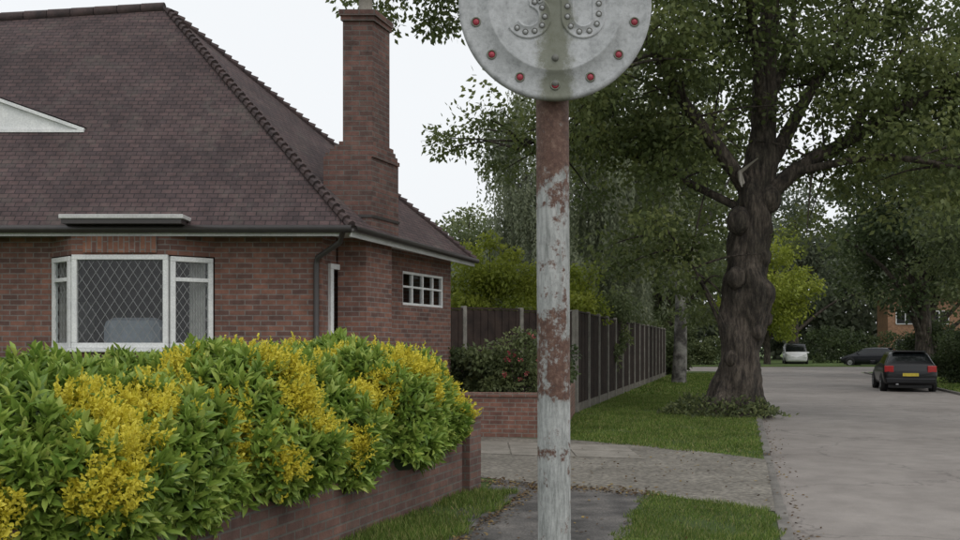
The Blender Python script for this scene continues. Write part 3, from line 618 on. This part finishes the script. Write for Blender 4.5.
# ---------------------------------------------------------------- sign and pole
SG=empty('speed_limit_sign',(.168,2.15,0))
def polemat():
    m,nt,b=newmat('rusty_painted_steel'); g=N(nt,'ShaderNodeNewGeometry')
    nw=noise(nt,9,5,.7); cen=N(nt,'ShaderNodeMath',operation='MULTIPLY_ADD'); cen.inputs[1].default_value=.18; cen.inputs[2].default_value=-.09; nt.links.new(nw.outputs['Fac'],cen.inputs[0])
    sep=N(nt,'ShaderNodeSeparateXYZ'); nt.links.new(g.outputs['Position'],sep.inputs[0]); zz=N(nt,'ShaderNodeMath',operation='ADD'); nt.links.new(sep.outputs[2],zz.inputs[0]); nt.links.new(cen.outputs[0],zz.inputs[1])
    n1=noise(nt,22,8,.75); n2=noise(nt,70,6,.8); mp=N(nt,'ShaderNodeMapping'); mp.inputs['Scale'].default_value=(60,60,9); nt.links.new(g.outputs['Position'],mp.inputs[0]); n3=noise(nt,1.6,6,.75,mp.outputs[0])
    mr=N(nt,'ShaderNodeMapRange'); mr.inputs['From Min'].default_value=1.2; mr.inputs['From Max'].default_value=2.2; nt.links.new(zz.outputs[0],mr.inputs[0])
    band=ramp(nt,[(0,.36),(.12,.36),(.145,.50),(.175,.36),(.25,.40),(.30,.54),(.38,.58),(.44,.52),(.48,.44),(.52,.38),(.68,.34),(.74,.46),(.79,.60),(.9,.66),(1,.60)]); nt.links.new(mr.outputs[0],band.inputs[0])
    s1=N(nt,'ShaderNodeMath',operation='MULTIPLY_ADD'); nt.links.new(n1.outputs['Fac'],s1.inputs[0]); s1.inputs[1].default_value=1.15; nt.links.new(band.outputs[0],s1.inputs[2])
    s2=N(nt,'ShaderNodeMath',operation='MULTIPLY_ADD'); nt.links.new(n3.outputs['Fac'],s2.inputs[0]); s2.inputs[1].default_value=.35; nt.links.new(s1.outputs[0],s2.inputs[2])
    thr=ramp(nt,[(.0,0),(.50,0),(.54,1)]); sc=N(nt,'ShaderNodeMath',operation='MULTIPLY'); sc.inputs[1].default_value=.42; nt.links.new(s2.outputs[0],sc.inputs[0]); nt.links.new(sc.outputs[0],thr.inputs[0])
    rust=ramp(nt,[(.3,(.045,.024,.018)),(.5,(.105,.052,.036)),(.7,(.20,.13,.095))]); nt.links.new(n2.outputs['Fac'],rust.inputs[0])
    pt=ramp(nt,[(.3,(.16,.17,.16)),(.46,(.31,.32,.31)),(.6,(.43,.44,.43)),(.8,(.58,.58,.56))]); nt.links.new(n3.outputs['Fac'],pt.inputs[0])
    rp=ramp(nt,[(.35,.7),(.65,1.1)]); nt.links.new(n2.outputs['Fac'],rp.inputs[0]); pc_=mixc(nt,.6,pt.outputs[0],rp.outputs[0],'MULTIPLY')
    c=mixc(nt,thr.outputs[0],pc_,rust.outputs[0])
    nt.links.new(c,b.inputs['Base Color']); b.inputs['Roughness'].default_value=.7; bump(nt,b,s2.outputs[0],.5,.003); return m
PM=polemat()
o=mesh('pole',*tubedata([(.008,0,-.1),(.004,0,1),(-.001,0,2.1),(-.004,0,2.60)],[.0378]*4,48),PM,SG,True)
o=lathe('pole_cap',[(.0,.0),(.03,.0),(.041,-.01),(.041,-.04)],32,M['conc'],SG,'z'); o.location=(-.004,0,2.62)
def signmat():
    m,nt,b=newmat('weathered_aluminium'); n1=noise(nt,11,8,.75); n2=noise(nt,70,6,.8); n3=noise(nt,22,6,.75)
    r=ramp(nt,[(.3,(.27,.28,.28)),(.5,(.40,.41,.415)),(.7,(.50,.51,.52))]); nt.links.new(n1.outputs['Fac'],r.inputs[0])
    r2=ramp(nt,[(.35,.62),(.55,1.08)]); nt.links.new(n2.outputs['Fac'],r2.inputs[0]); c=mixc(nt,.65,r.outputs[0],r2.outputs[0],'MULTIPLY')
    tc=N(nt,'ShaderNodeTexCoord'); sp=N(nt,'ShaderNodeSeparateXYZ'); nt.links.new(tc.outputs['Object'],sp.inputs[0])
    ab=N(nt,'ShaderNodeMath',operation='ABSOLUTE'); nt.links.new(sp.outputs[0],ab.inputs[0])
    m2=N(nt,'ShaderNodeMath',operation='MULTIPLY_ADD'); nt.links.new(n3.outputs['Fac'],m2.inputs[0]); m2.inputs[1].default_value=-.11; nt.links.new(ab.outputs[0],m2.inputs[2])
    rs=ramp(nt,[(0,1),(.022,0)])
    ad=N(nt,'ShaderNodeMath',operation='ADD'); nt.links.new(m2.outputs[0],ad.inputs[0]); ad.inputs[1].default_value=.030; nt.links.new(ad.outputs[0],rs.inputs[0])
    fc=N(nt,'ShaderNodeMath',operation='MULTIPLY'); nt.links.new(rs.outputs[0],fc.inputs[0]); fc.inputs[1].default_value=.75
    c=mixc(nt,fc.outputs[0],c,(.11,.115,.065))
    nt.links.new(c,b.inputs['Base Color']); b.inputs['Roughness'].default_value=.8; b.inputs['Specular IOR Level'].default_value=.25
    bump(nt,b,n2.outputs['Fac'],.3,.002); return m
SM=signmat()
D=empty('disc_assembly',(0,-.062,2.362)); D.parent=SG; D.scale=(.97,1,.97)
lathe('sign_disc',[(.0001,-.006),(.147,-.006),(.152,-.008),(.156,-.008),(.161,-.0035),(.205,-.0025),(.211,-.0045),(.217,-.0055),(.2215,-.003),(.2225,.0),(.2215,.010),(.215,.010),(.213,.004),(.0001,.004)],128,SM,D)
box('mount_bracket',-.05,.05,.005,.03,-.13,-.10,M['conc'],D,.003)
red=plain('red_reflector',(.32,.03,.05),.55); dk=plain('stud_socket',(.40,.41,.41),.6); bolt=plain('old_bolt',(.13,.13,.115),.6)
for k_ in range(14):
    an=math.radians(12.86+25.714*k_); x=math.cos(an)*.187; z=-math.sin(an)*.187
    o=lathe('reflector_socket',[(.0115,.0),(.0115,-.0025),(.0088,-.0035),(.008,-.001)],20,SM,D); o.location=(x,-.002,z)
    o=lathe('reflector_stud',[(.0001,-.0035),(.005,-.003),(.008,-.001),(.008,.001)],20,red,D); o.location=(x,-.002,z)
def strokepath(path,w,name):
    n_=len(path); V=[];F=[]
    for i,(x,z) in enumerate(path):
        p0=path[max(i-1,0)];p1=path[min(i+1,n_-1)]; tx,tz=p1[0]-p0[0],p1[1]-p0[1]; l=math.hypot(tx,tz) or 1; nx,nz=-tz/l,tx/l
        for o_,h_ in ((-.5,0),(-.45,-.003),(-.36,-.0035),(-.28,-.0015),(.28,-.0015),(.36,-.0035),(.45,-.003),(.5,0)): V.append((x+nx*w*o_,-.0055+h_,z+nz*w*o_))
    for i in range(n_-1):
        for k_ in range(7): F.append((i*8+k_,i*8+k_+1,(i+1)*8+k_+1,(i+1)*8+k_))
    mesh(name,V,F,SM,D,True)
def arc(cx_,cz_,rx,rz,a0,a1,n_): return [(cx_+rx*math.cos(math.radians(a0+(a1-a0)*i/n_)),cz_+rz*math.sin(math.radians(a0+(a1-a0)*i/n_))) for i in range(n_+1)]
zero=arc(.064,.035,.036,.036,0,180,20)+arc(.064,-.030,.036,.036,180,360,20)+[(.100,.035)]
three=arc(-.062,.040,.036,.034,150,-70,24)+arc(-.062,-.030,.038,.036,70,-150,24)
strokepath(zero,.032,'numeral_0'); strokepath(three,.032,'numeral_3')
def studs(path,n_):
    L=[0]
    for a_,b_ in zip(path,path[1:]): L.append(L[-1]+math.hypot(b_[0]-a_[0],b_[1]-a_[1]))
    for i in range(n_):
        t=L[-1]*(i+.5)/n_; x=np.interp(t,L,[p[0] for p in path]); z=np.interp(t,L,[p[1] for p in path])
        o=lathe('numeral_socket',[(.0068,-.006),(.0068,-.0086),(.0052,-.0090),(.0045,-.0075)],14,bolt,D); o.location=(x,0,z)
        o=lathe('numeral_stud',[(.0001,-.0088),(.0040,-.0086),(.0048,-.007)],12,dk,D); o.location=(x,0,z)
studs(zero,15); studs(three,13)
for zz_ in (-.125,-.183,.125):
    o=lathe('bolt_head',[(.0001,-.006),(.006,-.0055),(.008,-.003),(.0085,0)],16,bolt,D); o.location=(0,-.005 if abs(zz_)<.15 else -.001,zz_)
# ---------------------------------------------------------------- cars
tyre=plain('tyre',(.015,.015,.015),.85); rim=plain('alloy',(.35,.35,.36),.35,.7); cglass=plain('car_glass',(.01,.012,.013),.08)
tail=plain('tail_lamp',(.42,.02,.02),.3); plate=plain('number_plate',(.62,.48,.05),.5); lampw=plain('head_lamp',(.6,.6,.6),.2)
def car(name,x,y,rz,col,L=4.25,Wd=1.78,Ht=1.46,van=False):
    e=empty(name,(x,y,-.066),rz); pm,nt,b=newmat(name+'_paint'); n=noise(nt,4); r=ramp(nt,[(.3,tuple(c*.85 for c in col)),(.7,col)]); nt.links.new(n.outputs['Fac'],r.inputs[0]); nt.links.new(r.outputs[0],b.inputs['Base Color'])
    b.inputs['Roughness'].default_value=.3; b.inputs['Coat Weight'].default_value=.25; b.inputs['Specular IOR Level'].default_value=.35
    w=Wd/2; h=L/2; top=Ht
    S=[(-h,w*.86,.40,.66,w*.80,.70),(-h+.06,w*.95,.27,.72,w*.86,.80),(-h+.13,w*.98,.25,.90,w*.84,.97),(-h+.20,w,.24,.94,w*.80,1.04),
       (-h+.52,w,.22,.96,w*.70,top-.05),(-h+.75,w,.2,.96,w*.70,top-.01),(-.35,w,.2,.95,w*.71,top),(.25,w,.2,.93,w*.69,top-.02),
       (h*.27+.15,w,.2,.92,w*.62,top-.20),(h*.5+.1,w,.2,.91,w*.78,.955),(h*.72,w*.98,.22,.83,w*.80,.88),(h-.15,w*.93,.25,.70,w*.78,.74),(h-.02,w*.83,.32,.58,w*.7,.60)]
    if van: S=[(a_,b_,c_,d_ if i in (0,) else 1.0,w*.88,(top if i<9 else e_z)) for i,(a_,b_,c_,d_,_,e_z) in enumerate(S)]
    V=[];F=[];mi=[]
    for (yy,wb,z0,zb,wr,zr) in S:
        half=[(wb*.7,z0),(wb*.95,z0+.02),(wb,z0+(zb-z0)*.35),(wb*1.0,z0+(zb-z0)*.75),(wb*.955,zb),(wr*1.03,zr-(zr-zb)*.16),(wr*.93,zr-(zr-zb)*.02),(wr*.5,zr+.012)]
        ring=half+[(-a_,b_) for a_,b_ in half[::-1]]
        V+=[(a_,yy,b_) for a_,b_ in ring]
    n_=16
    for i in range(len(S)-1):
        for k_ in range(n_):
            k2=(k_+1)%n_; F.append((i*n_+k_,(i+1)*n_+k_,(i+1)*n_+k2,i*n_+k2))
            g=0
            if k_ in (4,10) and 4<=i<=7 : g=1
            if 5<=k_<=9 and i in (3,7,8): g=1
            mi.append(g)
    F.append(tuple(range(n_))); mi.append(0); F.append(tuple(range((len(S)-1)*n_,len(S)*n_))[::-1]); mi.append(0)
    o=mesh('body',V,F,[pm,cglass],e,True)
    for p_,g in zip(o.data.polygons,mi): p_.material_index=g
    bm=bmesh.new(); bm.from_mesh(o.data); bmesh.ops.recalc_face_normals(bm,faces=bm.faces); bm.to_mesh(o.data); bm.free()
    sb=o.modifiers.new('s','SUBSURF'); sb.levels=2; sb.render_levels=2
    for sx in (-1,1):
        for wy in (-h+.78,h-.85):
            q=lathe('wheel_arch',[(.0001,.0),(.345,.0),(.36,-.005),(.36,-.1)],32,M['black'],e,'y'); q.location=(sx*(w+.004)*1.0,wy,.34)
            q.rotation_euler=(0,0,sx*math.pi/2)
            q.scale=(1,-1,1)
            for t in (lathe('tyre',[(.19,.02),(.21,.03),(.29,.03),(.31,.01),(.31,-.17),(.29,-.19),(.2,-.19)],32,tyre,e,'y'),lathe('wheel_rim',[(.0001,.03),(.05,.035),(.06,.02),(.17,.005),(.2,.022),(.205,.0)],10,rim,e,'y',False)):
                t.rotation_euler=(0,0,-sx*math.pi/2); t.location=(sx*w,wy,.31)
        x0,x1=sorted((sx*w*.62,sx*w*.95)); prism('tail_lamp',[(x0,-h-.005+(.06 if sx<0 else 0)),(x1,-h-.005+(.06 if sx>0 else 0)),(x1,-h+.2),(x0,-h+.2)],.70,.93,tail,e,.02)
        box('head_lamp',*sorted((sx*w*.5,sx*w*.85)),h-.2,h-.03,.58,.68,lampw,e,.02)
        box('door_mirror',*sorted((sx*w*.98,sx*(w+.17))),h*.27+.05,h*.27+.15,.95,1.08,pm,e,.03)
    box('number_plate',-.26,.26,-h-.03,-h+.02,.56,.67,plate,e,.004)
    box('rear_bumper',-w*.92,w*.92,-h-.045,-h+.1,.30,.50,pm,e,.04)
    box('roof_spoiler',-w*.62,w*.62,-h+.40,-h+.62,top-.05,top+.0,pm,e,.015)
    box('exhaust',-w*.55,-w*.45,-h-.05,-h+.1,.25,.30,rim,e,.01)
    box('underbody',-w*.8,w*.8,-h+.2,h-.3,.14,.3,M['black'],e)
    return e
az=-math.atan(.28)
car('parked_car',15.85,35.0,az-.03,(.006,.006,.008))
car('parked_car',30.6,73.2,math.radians(50),(.012,.013,.018),L=4.2)
car('parked_van',27.0,80,math.radians(165),(.7,.7,.7),L=4.3,Wd=1.85,Ht=1.8,van=True)
# ---------------------------------------------------------------- grass blades, fallen leaves
def blades(name,n_,x0,x1,y0,y1,test,h,w):
    X=rng.uniform(x0,x1,n_);Y=y0+(y1-y0)*rng.random(n_); k_=test(X,Y); X=X[k_];Y=Y[k_]
    dens=np.sin(X*3.1+Y*1.3)+np.sin(X*1.7-Y*2.9)+np.sin(X*7+Y*5)*.6+rng.normal(size=len(X))*.8; k2=dens>-1.6; X=X[k2];Y=Y[k2]; m=len(X)
    D_=rng.normal(size=(m,3))*.45; D_[:,2]=1; hv=h*(1+.3*np.sin(X*2.3+Y*1.1)*np.sin(Y*1.9)); return X,Y,D_,hv,np.full(m,w)
S_=[]
kerbL=lambda Y:.44+.28*Y-.13
S_.append(blades('a',110000,-1,3,5,10.7,lambda X,Y:(X<kerbL(Y)+.05*np.sin(Y*9))&(X>1.11+.28*(Y-7.66)+.05*np.sin(Y*7)+.03*np.sin(Y*23))&((X<1.9)&(Y<10.0+.06*np.sin(X*13))|(Y<10.0-(X-1.85)*.98+.05*np.sin(X*11))),.05,.006))
S_.append(blades('b',80000,-2.6,.4,4.5,10.2,lambda X,Y:(X>.38*Y-3.99)&(X<-.25+.28*(Y-7.66)+.08*np.sin(Y*5)+.04*np.sin(Y*17)),.075,.007))
S_.append(blades('c',200000,1.2,9,13,30,lambda X,Y:(X<kerbL(Y)+.04*np.sin(Y*6))&(X>1.45+.14*(Y-16.2))&((Y>15.8)|(X>1.5+(15.75-Y)*.93+.06*np.sin(X*8)))&(X>-3.8+.28*Y),.06,.012))
S_.append(blades('d',60000,4,14,30,52,lambda X,Y:(X<kerbL(Y))&(X>-3.8+.28*Y),.08,.03))
S_.append(blades('e',40000,14,24,26,45,lambda X,Y:(X>7.25+.28*Y+.14),.08,.03))
X=np.concatenate([s[0] for s in S_]);Y=np.concatenate([s[1] for s in S_]);D_=np.concatenate([s[2] for s in S_]);h_=np.concatenate([s[3] for s in S_]);w_=np.concatenate([s[4] for s in S_])
leaves('grass',np.stack([X,Y,np.full(len(X),-.005)],1),D_,h_*(.5+.9*rng.random(len(X))),w_,M['Lgrass'])
nf=2400; X=rng.uniform(-1.2,7,nf);Y=rng.uniform(6.5,24,nf); k_=(X<.44+.28*Y)&(X>.38*Y-3.99)|((Y>16)&(X>3)&(X<.44+.28*Y)); X=X[k_];Y=Y[k_]
t=rng.random(350)*26+5; X=np.concatenate([X,.44+.28*t+np.abs(rng.normal(size=350))*.12+.02]);Y=np.concatenate([Y,t])
e1=rng.random(700); X=np.concatenate([X,-.1+1.9*e1+rng.normal(size=700)*.12]); Y=np.concatenate([Y,11.0-1.0*e1+rng.normal(size=700)*.14])
e2=rng.random(500)*4+6.5; X=np.concatenate([X,-.25+.28*(e2-7.66)+np.abs(rng.normal(size=500))*.1+.03]); Y=np.concatenate([Y,e2])
Zf=np.where(X>.44+.28*Y,-.06,.018)
D_=rng.normal(size=(len(X),3));D_[:,2]*=.15
leaves('fallen_leaves',np.stack([X,Y,Zf],1),D_,.045*(.5+.8*rng.random(len(X))),.026,M['Lbrown'],up=np.array([0,0,1.]))
# ---------------------------------------------------------------- light, sky, camera
w=bpy.data.worlds.new('World'); SC.world=w; w.use_nodes=True; nt=w.node_tree; bg=nt.nodes['Background']
sk=N(nt,'ShaderNodeTexSky',sky_type='NISHITA'); sk.sun_disc=False; sk.sun_elevation=math.radians(52); sk.sun_rotation=math.radians(145); sk.dust_density=6
hs=N(nt,'ShaderNodeHueSaturation'); hs.inputs['Saturation'].default_value=.25; nt.links.new(sk.outputs[0],hs.inputs['Color'])
c=mixc(nt,.85,hs.outputs[0],(10.2,10.5,10.8)); nt.links.new(c,bg.inputs[0]); bg.inputs[1].default_value=.1
sl=bpy.data.lights.new('sun','SUN'); sl.energy=.7; sl.angle=math.radians(30); sl.color=(1,.97,.92); so=bpy.data.objects.new('sun',sl); link(so)
el=math.radians(52); rot=math.radians(145); dirv=Vector((math.sin(rot)*math.cos(el),math.cos(rot)*math.cos(el),math.sin(el))); so.rotation_euler=dirv.to_track_quat('Z','Y').to_euler()
cam=bpy.data.cameras.new('camera'); co=bpy.data.objects.new('camera',cam); link(co); co.location=(0,0,1.6); co.rotation_euler=(math.radians(90),0,0)
cam.lens=35; cam.sensor_width=36; cam.shift_y=75/960; cam.clip_end=1500; cam.clip_start=.05; SC.camera=co
SC.view_settings.view_transform='Standard'; SC.view_settings.look='None'; SC.view_settings.exposure=0
